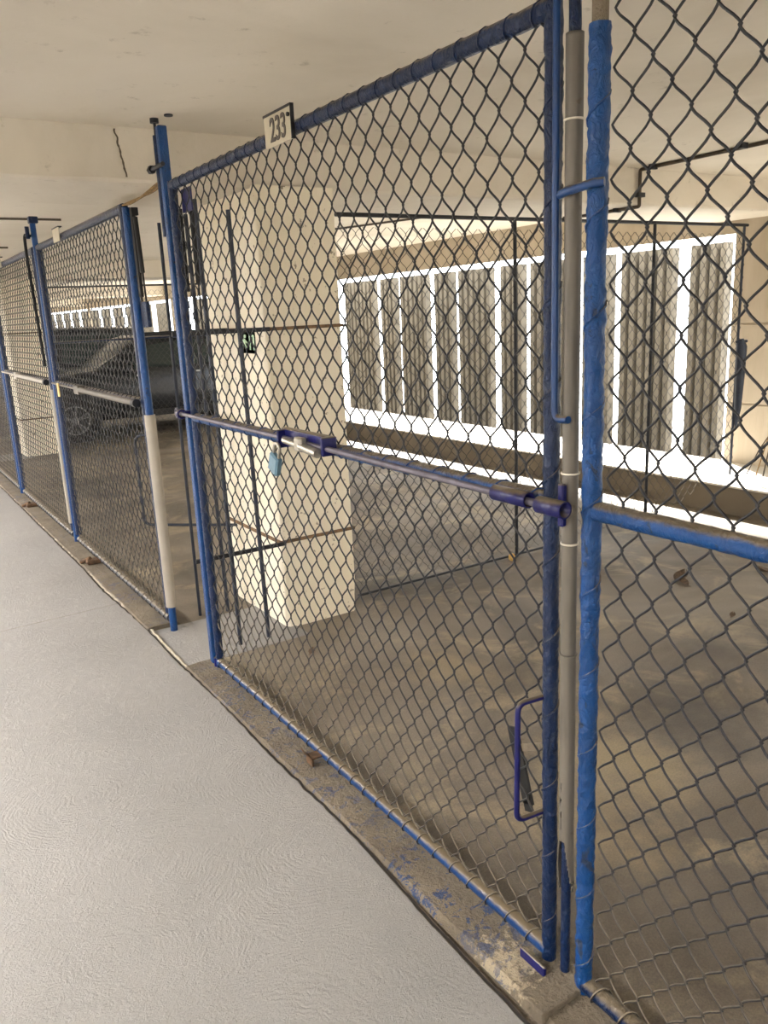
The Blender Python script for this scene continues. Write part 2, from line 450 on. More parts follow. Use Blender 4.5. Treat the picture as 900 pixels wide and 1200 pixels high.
# pillars with clamp straps
def pillar(y, x0=1.70, x1=2.21, first=False):
    mb = MB(); d = 0.72
    n = 24; vs = []; fs = []
    ring = []
    for (cx, cy, sx, sy) in ((x0, y, 1, 1), (x1, y, -1, 1), (x1, y + d, -1, -1), (x0, y + d, 1, -1)):
        ring.append((cx, cy, sx, sy))
    for k in range(n + 1):
        z = 2.2 * k / n
        for q, (cx, cy, sx, sy) in enumerate(ring):
            b = 0.005 + 0.012 * max(0, mnoise.noise(Vector((z * 7, q * 5 + y, 1))) - 0.1) + (0.012 if z < 0.15 else 0)
            p = [(cx + sx * b, cy), (cx, cy + sy * b)]
            if q in (0, 2): p = [p[1], p[0]]
            vs += [(p[0][0], p[0][1], z), (p[1][0], p[1][1], z)]
    for k in range(n):
        for r in range(8):
            fs.append((k * 8 + r, k * 8 + (r + 1) % 8, (k + 1) * 8 + (r + 1) % 8, (k + 1) * 8 + r))
    mb.add(vs, fs)
    o = struct(mb.build('pillar', M['pillar'], recalc=True))
    for z in (0.475, 1.545):
        s = MB()
        e = 0.006
        pts = [(x0 - e, y + d + e), (x0 - e, y - e), (x1 + e, y - e), (x1 + e, y + d + e)]
        for (a, b) in zip(pts, pts[1:] + pts[:1]):
            lo = (min(a[0], b[0]) - 0.004, min(a[1], b[1]) - 0.004, z - 0.008); hi = (max(a[0], b[0]) + 0.004, max(a[1], b[1]) + 0.004, z + 0.008)
            s.box(lo, hi)
        so = s.build('clamp_strap', M['strap'], o); so['label'] = 'rusty steel strap clamped round the pillar'
    return o
pillar(3.66, 1.69, 2.115, first=True)
for i in (1, 2, 3): pillar(3.66 + BAY * i, 1.66, 2.10)
pillar(3.66 - BAY)

# outer wall: parapet ledge, lintel, piers, ribbed screens beyond each opening
struct(MB().box((5.35, Y0, -0.2), (WX + 0.05, Y1, 0.205)).build('wall_right', M['sill_face'], bevel=0.012))
struct(MB().box((5.345, Y0, 0.2052), (WX + 0.05, Y1, 0.222)).build('trim_8', M['sill'], bevel=0.004))
struct(MB().box((WX, Y0, 2.09), (WX + 0.05, Y1, CEIL + 0.02)).build('wall_right', M['wall']))
def pier(y0, y1, d=0.35):
    mb = MB(); zs = [0.21, 0.73, 0.735, 1.37, 1.375, 2.1]
    for a, b in ((0.21, 0.72), (0.735, 1.37), (1.385, 2.1)): mb.box((WX, y0, a), (WX + d, y1, b), bev=0.006)
    mb.box((WX + 0.012, y0 + 0.004, 0.3), (WX + d - 0.02, y1 - 0.004, 2.0))
    struct(mb.build('wall_right', M['wall']))
pier(3.1, 4.195); pier(3.1 - BAY, 4.22 - BAY); pier(10.76, 11.55, 0.06)
struct(MB().box((WX, 18.0, 0.2), (WX + 0.06, 18.15, 2.1)).build('wall_right', M['wall']))
struct(MB().box((WX, 25.6, 0.2), (WX + 0.06, 25.8, 2.1)).build('wall_right', M['wall']))

PX = 7.2
def louvre(y0, y1, parent, dp=0.075, th=0.085):
    # one ribbed precast panel, its own mesh
    n = max(3, round((y1 - y0) / 0.125)); pts = []
    w = (y1 - y0) / n
    for k in range(n):
        a = y0 + k * w
        pts += [(a + 0.02 * w, dp), (a + 0.14 * w, 0.0), (a + 0.70 * w, 0.0), (a + 0.84 * w, dp)]
    front = [(PX + d, y) for y, d in pts]
    poly = [(x, y) for x, y in front] + [(PX + th, y1), (PX + th, y0)]
    mb = MB().prism(poly, 'z', -0.35, 2.105)
    o = mb.build('louvre_panel', M['louvre'], parent, recalc=True); return o
def window(n, ya, yb, extra=(), far=False):
    root = struct(empty('window_%d' % n, (PX, (ya + yb) / 2, -0.35)))
    k = math.floor((ya - 5.516) / 1.44) - 1
    segs = []
    while 5.516 + 1.44 * k < yb + 1.2:
        c = 5.516 + 1.44 * k
        segs += [(c + 0.24, c + 1.20)] if far else [(c + 0.085, c + 0.80), (c + 0.91, c + 1.44 - 0.085)]; k += 1
    for a, b in segs:
        if b > ya * 1.0 and a < yb and not any(e0 < (a + b) / 2 < e1 for e0, e1 in extra):
            louvre(a, b, root, *((0.03, 0.045) if far else ()))
window(1, 5.0, 12.1); louvre(12.09, 12.30, bpy.data.objects['window_1']); window(2, 12.8, 20.4, (), True); window(3, 21.7, 28.0, (), True); window(4, 29.5, 40, (), True); window(5, -5.5, 3.3)
# slab outside under the screens
struct(MB().box((WX + 0.05, Y0, -0.5), (9.5, Y1, -0.3)).build('floor', M['sill']))

# enclosing walls of the garage
struct(MB().box((-4.2, Y0, -0.2), (-4.0, Y1, CEIL + 0.1)).build('wall_left', M['pillar']))
struct(MB().box((-4.2, Y0 - 0.2, -0.2), (6.3, Y0, CEIL + 0.1)).build('wall_back', M['pillar']))
struct(MB().box((-4.2, Y1, -0.2), (6.3, Y1 + 0.2, CEIL + 0.1)).build('wall_front', M['pillar']))

# ------------------------------------------------------------------ chain link
def chain(y0, y1, z0, z1, phase_y=0.0, phase_z=0.0, w=0.0395, p=0.0915, r=0.0025, seg=5, ns=5, wrap=None, x=0.0, axis='y', jig=0.002, seed=0, cut=None):
    """woven diamond mesh in a vertical plane. Each wire zigzags, hooking its neighbours."""
    mb = MB(); rnd = random.Random(seed)
    h = p / 2
    i0 = math.ceil((y0 - phase_y) / w - 0.001); i1 = math.floor((y1 - phase_y) / w + 0.001) - 1
    def P(u, d, z):
        return (x + d, u, z) if axis == 'y' else (u, x + d, z)
    for i in range(i0, i1 + 1):
        ya = phase_y + i * w; yc = ya + w / 2
        # bends at z = phase_z + m*h ; wire i is at its right on even (m+i)
        m0 = math.ceil((z0 - phase_z) / h); m1 = math.floor((z1 - phase_z) / h)
        pts = []
        for m in range(m0, m1):
            s = 1 if (m + i) % 2 == 0 else -1
            zz = phase_z + m * h
            for k in range(seg):
                t = k / seg
                # rounded triangle wave: stays near the bend, straight between
                e = t - math.sin(2 * PI * t) * 0.045 if seg > 3 else t
                u = yc + s * (w / 2 + r * 0.9) * (1 - 2 * e)
                d = math.sin(PI * t) * s * r * 1.35
                zk = zz + h * t
                jz = jig * mnoise.noise(Vector((u * 5, zk * 5, seed)))
                ju = jig * 1.5 * mnoise.noise(Vector((u * 4 + 9, zk * 4, seed)))
                q = (u + ju, d, zk + jz)
                if cut and not cut(q[0], q[2]): continue
                pts.append(P(q[0], q[1] + 2 * jig * mnoise.noise(Vector((u * 2, zk * 2, seed + 5))), q[2]))
        if len(pts) > 3: mb.tube(pts, r, ns, caps=False)
    return mb
def wraps(mb, axis, a, b, step, cx, cz, R, r=0.0026, n=10, ns=5, skew=0.5):
    """wire turns wound about a horizontal rail (axis y) or an upright (axis z); cx,cz centre coords"""
    t = a
    while t < b:
        pts = []
        for k in range(n + 1):
            th = 2 * PI * k / n
            o = step * skew * (k / n - 0.5)
            if axis == 'y': pts.append((cx + R * math.cos(th), t + o, cz + R * math.sin(th)))
            elif axis == 'x': pts.append((t + o, cx + R * math.cos(th), cz + R * math.sin(th)))
            else: pts.append((cx + R * math.cos(th), cz + R * math.sin(th), t + o))
        mb.tube(pts, r, ns, caps=False)
        t += step

G_GATE = 'chain-link parking stall gates along the aisle'

def digits(txt, parent, x, y, z, size, rot, mat):
    cu = bpy.data.curves.new('digits', 'FONT'); cu.body = txt; cu.size = size; cu.extrude = 0.0012; cu.offset = 0.0012
    cu.align_x = 'CENTER'; cu.align_y = 'CENTER'
    t = bpy.data.objects.new('digits_source', cu); col.objects.link(t)
    dg = bpy.context.evaluated_depsgraph_get(); me = bpy.data.meshes.new_from_object(t.evaluated_get(dg))
    bpy.data.objects.remove(t)
    mt = Matrix.Translation((x, y, z)) @ rot @ Matrix.Diagonal((0.86, 1.12, 1, 1))
    me.transform(mt); me.materials.clear(); me.materials.append(mat)
    o = bpy.data.objects.new('number', me); col.objects.link(o); o.parent = parent
    return o
ROT_AISLE = Matrix(((0, 0, -1, 0), (-1, 0, 0, 0), (0, 1, 0, 0), (0, 0, 0, 1)))   # text reads from the aisle (-X side)

# ---- main gate 233
GL, GR = 3.375, 1.222          # stile centres
TZ, MZ, BZ = 2.135, 1.195, 0.055
gate = thing('chain_link_gate', 'blue chain-link gate with number plate 233, closed by a padlocked slide bar', 'gate', (FX, (GL + GR) / 2, BZ), G_GATE)
MB().pipe((FX, GL, 0.03), (FX, GL, TZ + 0.015), 0.018, 16, 0.012, 0.0018, 1).turns('z', 0.14, TZ - 0.05, 0.0915, FX, GL, 0.0185, 0.0022, 8, 4, 0.8).build('stile', M['blue_dark'], gate)
MB().pipe((FX, GR, 0.03), (FX, GR, TZ + 0.015), 0.0175, 18, 0.008, 0.0024, 2).turns('z', 0.14, TZ - 0.05, 0.183, FX, GR, 0.0182, 0.0022, 10, 5, 0.5).build('stile', M['blue_dark'], gate)
MB().pipe((FX, GL, TZ), (FX, GR, TZ), 0.0195, 14, 0.03, 0.0012, 3).turns('y', GR + 0.04, GL - 0.03, 0.079, FX, TZ, 0.0200).build('top_rail', M['blue_dark'], gate)
MB().pipe((FX, GL, MZ), (FX, GR, MZ), 0.0195, 14, 0.02, 0.002, 4).turns('y', GR + 0.05, GL - 0.03, 0.118, FX, MZ, 0.0208).build('mid_rail', M['blue'], gate)
MB().pipe((FX, GL, BZ), (FX, GR, BZ), 0.0205, 14, 0.05, 0.0006, 5).build('bottom_rail', M['blue_smooth'], gate)
cm = chain(GR + 0.0, GL, BZ + 0.01, TZ + 0.03, 1.262 - 0.0395 * 4, 1.992, seg=6, ns=6, x=FX, seed=1)
wraps(cm, 'y', GR + 0.06, GL - 0.03, 0.079, FX, BZ, 0.0228, 0.0022)
cm.build('chain_link_mesh', M['wire'], gate)
# number plate 233
pl = MB().box((FX - 0.030, 2.245, 2.098), (FX - 0.024, 2.425, 2.190), bev=0.002).build('number_plate', M['plate'], gate)
pl['label'] = 'small cream plate with dark figures 233'
digits('233', pl, FX - 0.0312, 2.330, 2.140, 0.084, ROT_AISLE, M['plate_ink'])
e = MB()
for (a, b) in (((2.243, 2.186), (2.427, 2.193)), ((2.243, 2.098), (2.246, 2.193))):
    e.box((FX - 0.032, a[0], a[1]), (FX - 0.020, b[0], b[1]))
e.build('plate_bracket', M['black_steel'], pl)
MB().pipe((FX - 0.036, 2.258, 2.165), (FX - 0.028, 2.258, 2.165), 0.006, 10).build('screw', M['black_steel'], pl)

# slide bar lock
SX = FX - 0.052
bar = MB().tube([(SX, 3.455, 1.213), (SX, 2.4, 1.212), (SX, 1.20, 1.197)], 0.0085, 10).build('slide_bar', M['steel_bar'], gate)
mb = MB(); mb.tube([(SX, 3.455 + 0.018 * math.cos(a), 1.213 + 0.018 * math.sin(a)) for a in [k * PI / 6 for k in range(12)]], 0.006, 8, closed=True)
mb.build('bar_eye', M['steel_bar'], bar)
mb = MB()
mb.box((SX + 0.006, 2.115, 1.214), (FX - 0.018, 2.435, 1.243), bev=0.003)
mb.box((SX - 0.016, 2.112, 1.186), (FX - 0.016, 2.126, 1.243), bev=0.003)
mb.box((SX - 0.020, 2.405, 1.180), (FX - 0.016, 2.418, 1.240), bev=0.003)
mb.build('lock_bracket', M['violet'], gate)
mb = MB().pipe((SX - 0.020, 2.135, 1.194), (SX - 0.020, 2.245, 1.204), 0.014, 14); mb.pipe((SX - 0.020, 2.27, 1.206), (SX - 0.020, 2.36, 1.212), 0.011, 12)
mb.box((SX - 0.03, 2.225, 1.188), (SX - 0.008, 2.275, 1.232), bev=0.004)
mb.build('hasp_staple', M['chrome'], gate)
def sleeve(ya, yb, z, r):
    mb = MB()
    n = 18; vs = []; fs = []
    for y, rr in ((ya, r), (yb, r), (yb, r * 0.80), (ya, r * 0.80)):
        for k in range(n):
            th = 2 * PI * k / n; vs.append((SX + rr * math.cos(th), y, z + rr * math.sin(th)))
    for q in range(4):
        for k in range(n): fs.append((q * n + k, q * n + (k + 1) % n, ((q + 1) % 4) * n + (k + 1) % n, ((q + 1) % 4) * n + k))
    mb.add(vs, fs, True); return mb
s1 = sleeve(1.235, 1.345, 1.200, 0.0175).build('bar_guide', M['violet'], gate, recalc=True)
sleeve(1.130, 1.205, 1.197, 0.0185).build('bar_guide', M['violet'], gate, recalc=True)
MB().box((SX + 0.012, 1.150, 1.155), (FX - 0.026, 1.166, 1.245), bev=0.003).build('guide_plate', M['violet'], gate)
mb = MB()
mb.tube([(SX + 0.017 * math.cos(a), 3.398, 1.213 + 0.017 * math.sin(a)) for a in [k * PI / 6 for k in range(12)]], 0.006, 8, closed=True)
mb.box((SX + 0.012, 3.39, 1.205), (FX - 0.015, 3.405, 1.225)); mb.build('bar_guide', M['violet'], gate)

# D handle
def rounded(pts, r, n=6):
    out = [Vector(pts[0])]
    for i in range(1, len(pts) - 1):
        a, b, c = Vector(pts[i - 1]), Vector(pts[i]), Vector(pts[i + 1])
        u = (a - b).normalized(); v = (c - b).normalized()
        p, q = b + u * r, b + v * r
        for k in range(n + 1):
            t = k / n; out.append(p * (1 - t) ** 2 + b * 2 * t * (1 - t) + q * t * t)
    out.append(Vector(pts[-1])); return out
MB().tube(rounded([(FX - 0.012, 1.232, 0.735), (FX - 0.082, 1.240, 0.735), (FX - 0.088, 1.240, 0.440), (FX - 0.012, 1.232, 0.440)], 0.022), 0.0068, 10).build('pull_handle', M['violet'], gate)
# flat strap hanging behind the handle
Mx = Matrix.Translation((FX + 0.012, 1.335, 0.500)) @ Matrix.Rotation(math.radians(-17), 4, 'X')
mb = MB().box((-0.003, -0.018, -0.095), (0.003, 0.018, 0.098), Mx)
mb.box((-0.003, -0.010, -0.115), (0.003, 0.016, -0.09), Mx)
o = mb.build('hanging_strap', M['rubber'], gate); o['label'] = 'loose black strap hung on the mesh behind the handle'
Mx = Matrix.Translation((FX + 0.014, 1.315, 0.56)) @ Matrix.Rotation(math.radians(62), 4, 'X')
MB().box((-0.002, -0.009, -0.075), (0.002, 0.009, 0.075), Mx).build('hanging_strap', M['kerb'], gate)
# hook-ended rod on the stile
HX = FX - 0.008
MB().tube(rounded([(HX - 0.016, 1.190, 2.30), (HX - 0.016, 1.190, 1.372), (HX - 0.022, 1.146, 1.376)], 0.022), 0.0075, 10).build('drop_rod', M['blue_smooth'], gate)
mb = MB().tube([(HX - 0.010, 1.190, 1.800), (HX - 0.022, 1.155, 1.804), (HX - 0.024, 1.085, 1.808), (HX - 0.015, 1.070, 1.808)], 0.0085, 10)
mb.build('hook_arm', M['blue_smooth'], gate)
# corner plates
MB().box((FX + 0.022, 3.235, 2.025), (FX + 0.028, 3.345, 2.115), bev=0.002).build('corner_plate', M['violet'], gate)
MB().box((FX - 0.052, 1.185, 0.016), (FX - 0.044, 1.272, 0.050), bev=0.002).build('foot_plate', M['violet'], gate)
mb = MB().box((FX - 0.062, 2.352, 0.050), (FX + 0.01, 2.398, 0.058), bev=0.002); mb.box((FX - 0.062, 2.352, 0.024), (FX - 0.054, 2.398, 0.058), bev=0.002); mb.tube([(FX - 0.03, 2.42, 0.03), (FX - 0.045, 2.44, 0.03), (FX - 0.045, 2.47, 0.04)], 0.003, 6)
o = mb.build('rail_clip', M['rust'], gate); o['label'] = 'rusty clip round the bottom rail'
MB().pipe((FX - 0.01, GL + 0.02, 0.028), (FX - 0.01, GL + 0.02, 0.07), 0.012, 10).build('pivot_pin', M['violet'], gate)
# gas strut bars on the hinge side
mb = MB().box((FX + 0.03, 3.40, 1.72), (FX + 0.042, 3.425, 2.05), bev=0.002); mb.pipe((FX + 0.06, 3.345, 1.75), (FX + 0.06, 3.345, 2.07), 0.010, 10); mb.pipe((FX + 0.06, 3.345, 1.50), (FX + 0.06, 3.345, 1.76), 0.004, 8)
mb.build('gas_strut', M['rubber'], gate)

# padlock
lock = thing('padlock', 'small blue-grey padlock hanging from the slide bar of gate 233', 'padlock', (SX - 0.02, 2.405, 1.15))
Rl = Matrix.Translation((SX - 0.032, 2.418, 1.128)) @ Matrix.Rotation(math.radians(24), 4, 'X')
MB().box((-0.012, -0.030, -0.034), (0.012, 0.030, 0.034), Rl, 0.006).build('lock_body', M['lock_blue'], lock)
sh = [Rl @ Vector(p) for p in [(0, -0.019, 0.03), (0, -0.019, 0.055)] + [(0, 0.019 * math.cos(PI - a), 0.055 + 0.021 * math.sin(a)) for a in [k * PI / 8 for k in range(9)]] + [(0, 0.019, 0.03)]]
MB().tube(sh, 0.0058, 8).build('shackle', M['chrome'], lock)

# ---- right-hand panel
PR = 1.108
panel = thing('chain_link_fence', 'blue chain-link fence section at the right edge, with thick flaking upright', 'fence panel', (FX, 0.1, 0.05))
MB().pipe((FX, PR, -0.005), (FX, PR, 2.075), 0.0195, 20, 0.007, 0.0034, 11).turns('z', 0.10, 2.05, 0.183, FX, PR, 0.0206, 0.0022, 10, 5, 0.5).build('upright', M['blue'], panel)
MB().pipe((FX, -1.2, 0.0), (FX, -1.2, 2.075), 0.0195, 14, 0.03, 0.002, 12).build('upright', M['blue'], panel)
MB().pipe((FX, PR - 0.015, MZ - 0.002), (FX, -1.2, MZ - 0.002), 0.0200, 16, 0.012, 0.0024, 13).build('mid_rail', M['blue'], panel)
MB().pipe((FX, PR, 0.045), (FX, -1.2, 0.045), 0.0200, 14, 0.03, 0.001, 14).build('bottom_rail', M['blue_dark'], panel)
MB().pipe((FX, PR, 2.36), (FX, -1.2, 2.36), 0.0190, 14, 0.03, 0.001, 15).build('top_rail', M['blue_dark'], panel)
cm = chain(-1.2, PR, 0.065, 2.34, 1.07 - 0.0395 * 5, 1.996, seg=6, ns=6, x=FX, seed=2, jig=0.003)
wraps(cm, 'y', -1.15, PR - 0.03, 0.079, FX, 0.045, 0.0235)
cm.build('chain_link_mesh', M['wire'], panel)
MB().pipe((FX, PR, 2.07), (FX, PR, 2.36), 0.015, 12).build('upright_stub', M['kerb'], panel)

# ---- sleeved post between gate and panel
post = thing('sleeved_post', 'thin blue post in a cracked grey plastic sleeve right of gate 233', 'post', (FX - 0.01, 1.166, 0))
BX = FX - 0.004
MB().pipe((BX, 1.164, 0.0), (BX, 1.164, CEIL), 0.0115, 12, 0.02, 0.001, 21).build('steel_post', M['blue_dark'], post)
# sleeve: split and torn at its lower end
def torn_sleeve():
    mb = MB(); n = 44; zs = [0.255 + (2.075 - 0.255) * k / 300 for k in range(301)]; vs = []; fs = []
    def rad(z, th):
        return 0.0165 + 0.0008 * mnoise.noise(Vector((math.cos(th) * 2, math.sin(th) * 2, z * 6)))
    ok = {}
    for i, z in enumerate(zs):
        for k in range(n):
            th = 2 * PI * k / n
            off = 0.010 * max(0, (0.42 - z) / 0.17) if z < 0.42 else 0
            R = rad(z, th) + off * 0.7 * (1 if math.sin(th) > -0.3 else 0.2)
            x = BX + R * math.cos(th); y = 1.164 + R * math.sin(th)
            vs.append((x, y, z))
    for i in range(len(zs) - 1):
        for k in range(n):
            th = 2 * PI * (k + 0.5) / n; z = zs[i]
            a = (math.degrees(th) - 188 + 180) % 360 - 180       # angle about the side facing the aisle
            # split growing downward on the aisle side
            wsp = 26 + 60 * max(0, (0.39 - z) / 0.12) if z < 0.40 else 0
            if z < 0.40 and abs(a + 6) < wsp: continue
            if z < 0.29 and a > 40 and mnoise.noise(Vector((k * 0.6, z * 60, 0))) > -0.2: continue
            # bite taken out above
            if 0.43 < z < 0.55 and -75 < a < -8 and mnoise.noise(Vector((k * 0.4, z * 55, 3))) > 0.12: continue
            fs.append((i * n + k, i * n + (k + 1) % n, (i + 1) * n + (k + 1) % n, (i + 1) * n + k))
    mb.add(vs, fs, True); return mb
o = torn_sleeve().build('pvc_sleeve', M['pvc'], post, recalc=True)
md = o.modifiers.new('wall', 'SOLIDIFY'); md.thickness = 0.0022; md.offset = -1
for z in (1.93, 1.262, 1.112, 0.862):
    mb = MB(); mb.tube([(BX + 0.0178 * math.cos(a), 1.164 + 0.0178 * math.sin(a), z) for a in [k * PI / 10 for k in range(20)]], 0.0022, 6, closed=True)
    mb.build('cable_tie', M['zip'] if z != 0.862 else M['pvc'], post)
MB().box((1.062, 1.100, -0.01), (1.230, 1.180, 0.038), bev=0.003).build('base_plate', M['kerb'], post)

# ---- hinge post of gate 233 (runs to the ceiling)
hp = thing('hinge_post', 'slim blue square post reaching the ceiling left of gate 233', 'post', (FX, 3.50, 0))
Mz = Matrix.Translation((FX + 0.008, 3.462, 0))
MB().box((-0.019, -0.019, 0.0), (0.019, 0.019, 2.375), Mz, 0.004).build('steel_post', M['blue'], hp)
MB().pipe((FX - 0.002, 3.505, 1.95), (FX - 0.002, 3.505, 2.345), 0.013, 12).build('hinge_tube', M['blue_dark'], hp)
MB().pipe((FX - 0.002, 3.505, 2.33), (FX - 0.002, 3.505, 2.40), 0.006, 8).build('threaded_rod', M['black_steel'], hp)
MB().pipe((FX - 0.002, 3.505, 2.392), (FX - 0.002, 3.505, CEIL), 0.018, 12).build('ceiling_anchor', M['black_steel'], hp)
MB().pipe((FX + 0.03, 3.42, 2.404), (FX + 0.03, 3.42, CEIL), 0.018, 12).build('ceiling_anchor', M['black_steel'], hp)
mb = MB().pipe((FX - 0.02, 3.55, 2.22), (FX - 0.02, 3.40, 2.22), 0.009, 10); mb.pipe((FX - 0.02, 3.535, 2.22), (FX - 0.02, 3.565, 2.22), 0.017, 6)
mb.build('hinge_bolt', M['black_steel'], hp)
o = MB().pipe((FX + 0.19, 4.156, 0.0), (FX + 0.19, 4.156, 2.08), 0.009, 8).build('thin_post', M['dark_rod']); tag(o, 'thin dark upright rod just left of the hinge post of gate 233', 'rod')

# ---- generic far gate (origin at its near-end stile foot, extends +Y)
def far_gate(y0, y1, plate_y, name_label, seed, tagc=False):
    g = thing('chain_link_gate', name_label, 'gate', (FX, (y0 + y1) / 2, 0.06), G_GATE)
    MB().pipe((FX, y0, 0.09), (FX, y0, TZ + 0.015), 0.0225, 14).build('stile', M['blue_dark'], g)
    MB().pipe((FX, y1, 0.09), (FX, y1, TZ + 0.015), 0.0225, 12).build('stile', M['blue_dark'], g)
    MB().pipe((FX, y0, TZ), (FX, y1, TZ), 0.0225, 12).build('top_rail', M['blue_dark'], g)
    MB().pipe((FX, y0, MZ + 0.02), (FX, y1, MZ + 0.02), 0.0195, 12).build('mid_rail', M['blue_dark'], g)
    MB().pipe((FX, y0, BZ), (FX, y1, BZ), 0.0205, 12).build('bottom_rail', M['dusty_rail'], g)
    cm = chain(y0, y1, BZ + 0.01, TZ + 0.02, y0 + 0.005, 1.99, seg=4, ns=4, x=FX, seed=seed, r=0.0026)
    wraps(cm, 'y', y0 + 0.05, y1 - 0.03, 0.079, FX, BZ, 0.0232, 0.003, 6, 4)
    wraps(cm, 'y', y0 + 0.05, y1 - 0.03, 0.079, FX, MZ + 0.02, 0.0222, 0.003, 6, 4)
    cm.build('chain_link_mesh', M['wire'], g)
    p = MB().box((FX - 0.034, plate_y - 0.085, 2.105), (FX - 0.028, plate_y + 0.085, 2.185), bev=0.002).build('number_plate', M['plate'], g)
    MB().box((FX - 0.036, plate_y - 0.087, 2.183), (FX - 0.012, plate_y + 0.087, 2.190)).build('plate_bracket', M['black_steel'], p)
    mb = MB().pipe((FX - 0.045, y0 + 0.03, 1.212), (FX - 0.045, y0 + 1.25, 1.215), 0.017, 12); mb.box((FX - 0.06, y0 + 1.2, 1.185), (FX - 0.02, y0 + 1.32, 1.24), bev=0.004)
    mb.pipe((FX - 0.045, y0 + 1.2, 1.215), (FX - 0.045, y1 - 0.05, 1.218), 0.008, 8)
    sb = mb.build('slide_bar', M['pvc_light'] if not tagc else M['pvc'], g)
    MB().pipe((FX - 0.045, y0 + 0.005, 1.212), (FX - 0.045, y0 + 0.05, 1.212), 0.021, 12).build('bar_end', M['black_steel'], sb)
    if tagc: MB().box((FX - 0.064, y1 - 0.33, 1.14), (FX - 0.058, y1 - 0.28, 1.23)).build('yellow_tag', M['yellow'], g)
    mb = MB().box((FX - 0.10, y0 + 1.42, 0.026), (FX + 0.03, y0 + 1.50, 0.055), bev=0.006); mb.pipe((FX - 0.12, y0 + 1.52, 0.03), (FX - 0.07, y0 + 1.46, 0.06), 0.015, 8)
    mb.build('rail_clip', M['rust'], g)
    return g
g2 = far_gate(4.082, 6.16, 5.43, 'blue chain-link gate in front of the dark car, second from the right', 5, True)
# gas strut, arm and lock box on its near stile
mb = MB().box((FX + 0.00, 3.96, 1.72), (FX + 0.016, 3.992, 2.125), bev=0.002); mb.pipe((FX + 0.008, 3.975, 1.58), (FX + 0.008, 3.975, 1.73), 0.006, 8); mb.box((FX + 0.014, 3.96, 2.09), (FX + 0.032, 4.09, 2.125))
mb.build('strut_arm', M['rubber'], g2)
mb = MB().pipe((FX + 0.01, 3.945, 2.08), (FX + 0.01, 3.925, 1.83), 0.011, 10); mb.pipe((FX + 0.01, 3.926, 1.85), (FX + 0.01, 3.91, 1.60), 0.005, 8)
mb.build('gas_strut', M['rubber'], g2)
mb = MB().box((FX + 0.002, 3.905, 1.58), (FX + 0.022, 3.995, 1.70), bev=0.003); mb.box((FX + 0.016, 3.98, 1.62), (FX + 0.026, 4.085, 1.66))
mb.build('lock_box', M['blue_dark'], g2)
g3 = far_gate(6.33, 8.44, 7.70, 'blue chain-link gate in front of the second pillar, third from the right', 6)
g4 = far_gate(8.66, 10.75, 10.0, 'blue chain-link gate at the left edge, its near end behind the far slim post', 7)

# tan rope between gates' top corners
rp = MB(); 
for dz, dx in ((0, 0), (0.012, 0.02), (-0.010, -0.015)):
    rp.tube([(FX - 0.01 + dx * math.sin(PI * t), 4.055 - 0.55 * t, 2.145 + 0.012 * t - 0.012 * math.sin(PI * t) + dz * math.sin(PI * t * 1.3)) for t in [k / 14 for k in range(15)]], 0.004, 6)
tag(rp.build('rope', M['rope']), 'tan rope strung from the second gate to the hinge post of gate 233', 'rope')

# ---- sleeved posts along the aisle
def aisle_post(y, z0, z1, pr, top, label, mat, py=0.0, px=0.0):
    t = thing('sleeved_post', label, 'post', (FX, y, 0))
    MB().pipe((FX - 0.005, y, 0.0), (FX - 0.005, y, top), 0.0195, 14, 0.05, 0.001, int(y * 10)).build('steel_post', M['blue'], t)
    MB().pipe((FX - 0.005 + px, y + py, z0), (FX - 0.005 + px, y + py, z1), pr, 18).build('pvc_sleeve', mat, t)
    return t
aisle_post(4.022, 0.14, 1.155, 0.0275, 2.13, 'blue post with a pale plastic sleeve on its lower half, beside the gap', M['pvc_light'])
t = aisle_post(6.23, 0.16, 1.16, 0.022, 2.34, 'blue post with a black hose, at the far end of the second gate', M['pvc_light'], 0.045, -0.012)
hose = MB().tube(rounded([(FX - 0.03, 6.25, 2.22), (FX - 0.045, 6.36, 2.24), (FX - 0.045, 6.38, 2.10), (FX - 0.045, 6.33, 1.70), (FX - 0.045, 6.29, 1.33)], 0.04), 0.011, 8)
hose.build('black_hose', M['rubber'], t)
MB().box((FX - 0.03, 6.205, 2.30), (FX + 0.03, 6.26, 2.345), bev=0.004).build('post_head', M['blue_dark'], t)
MB().pipe((FX - 0.045, 6.24, 2.2), (FX - 0.045, 6.24, 2.28), 0.014, 10).build('hinge_tube', M['blue_dark'], t)
t = thing('steel_post', 'slim blue post at the left edge, between the last two gates', 'post', (FX, 8.53, 0))
MB().pipe((FX - 0.005, 8.53, 0.0), (FX - 0.005, 8.53, 2.33), 0.024, 14).build('post_tube', M['blue'], t)
MB().pipe((FX - 0.005, 8.60, 0.02), (FX - 0.005, 8.60, 2.2), 0.014, 10).build('hinge_tube', M['blue_dark'], t)

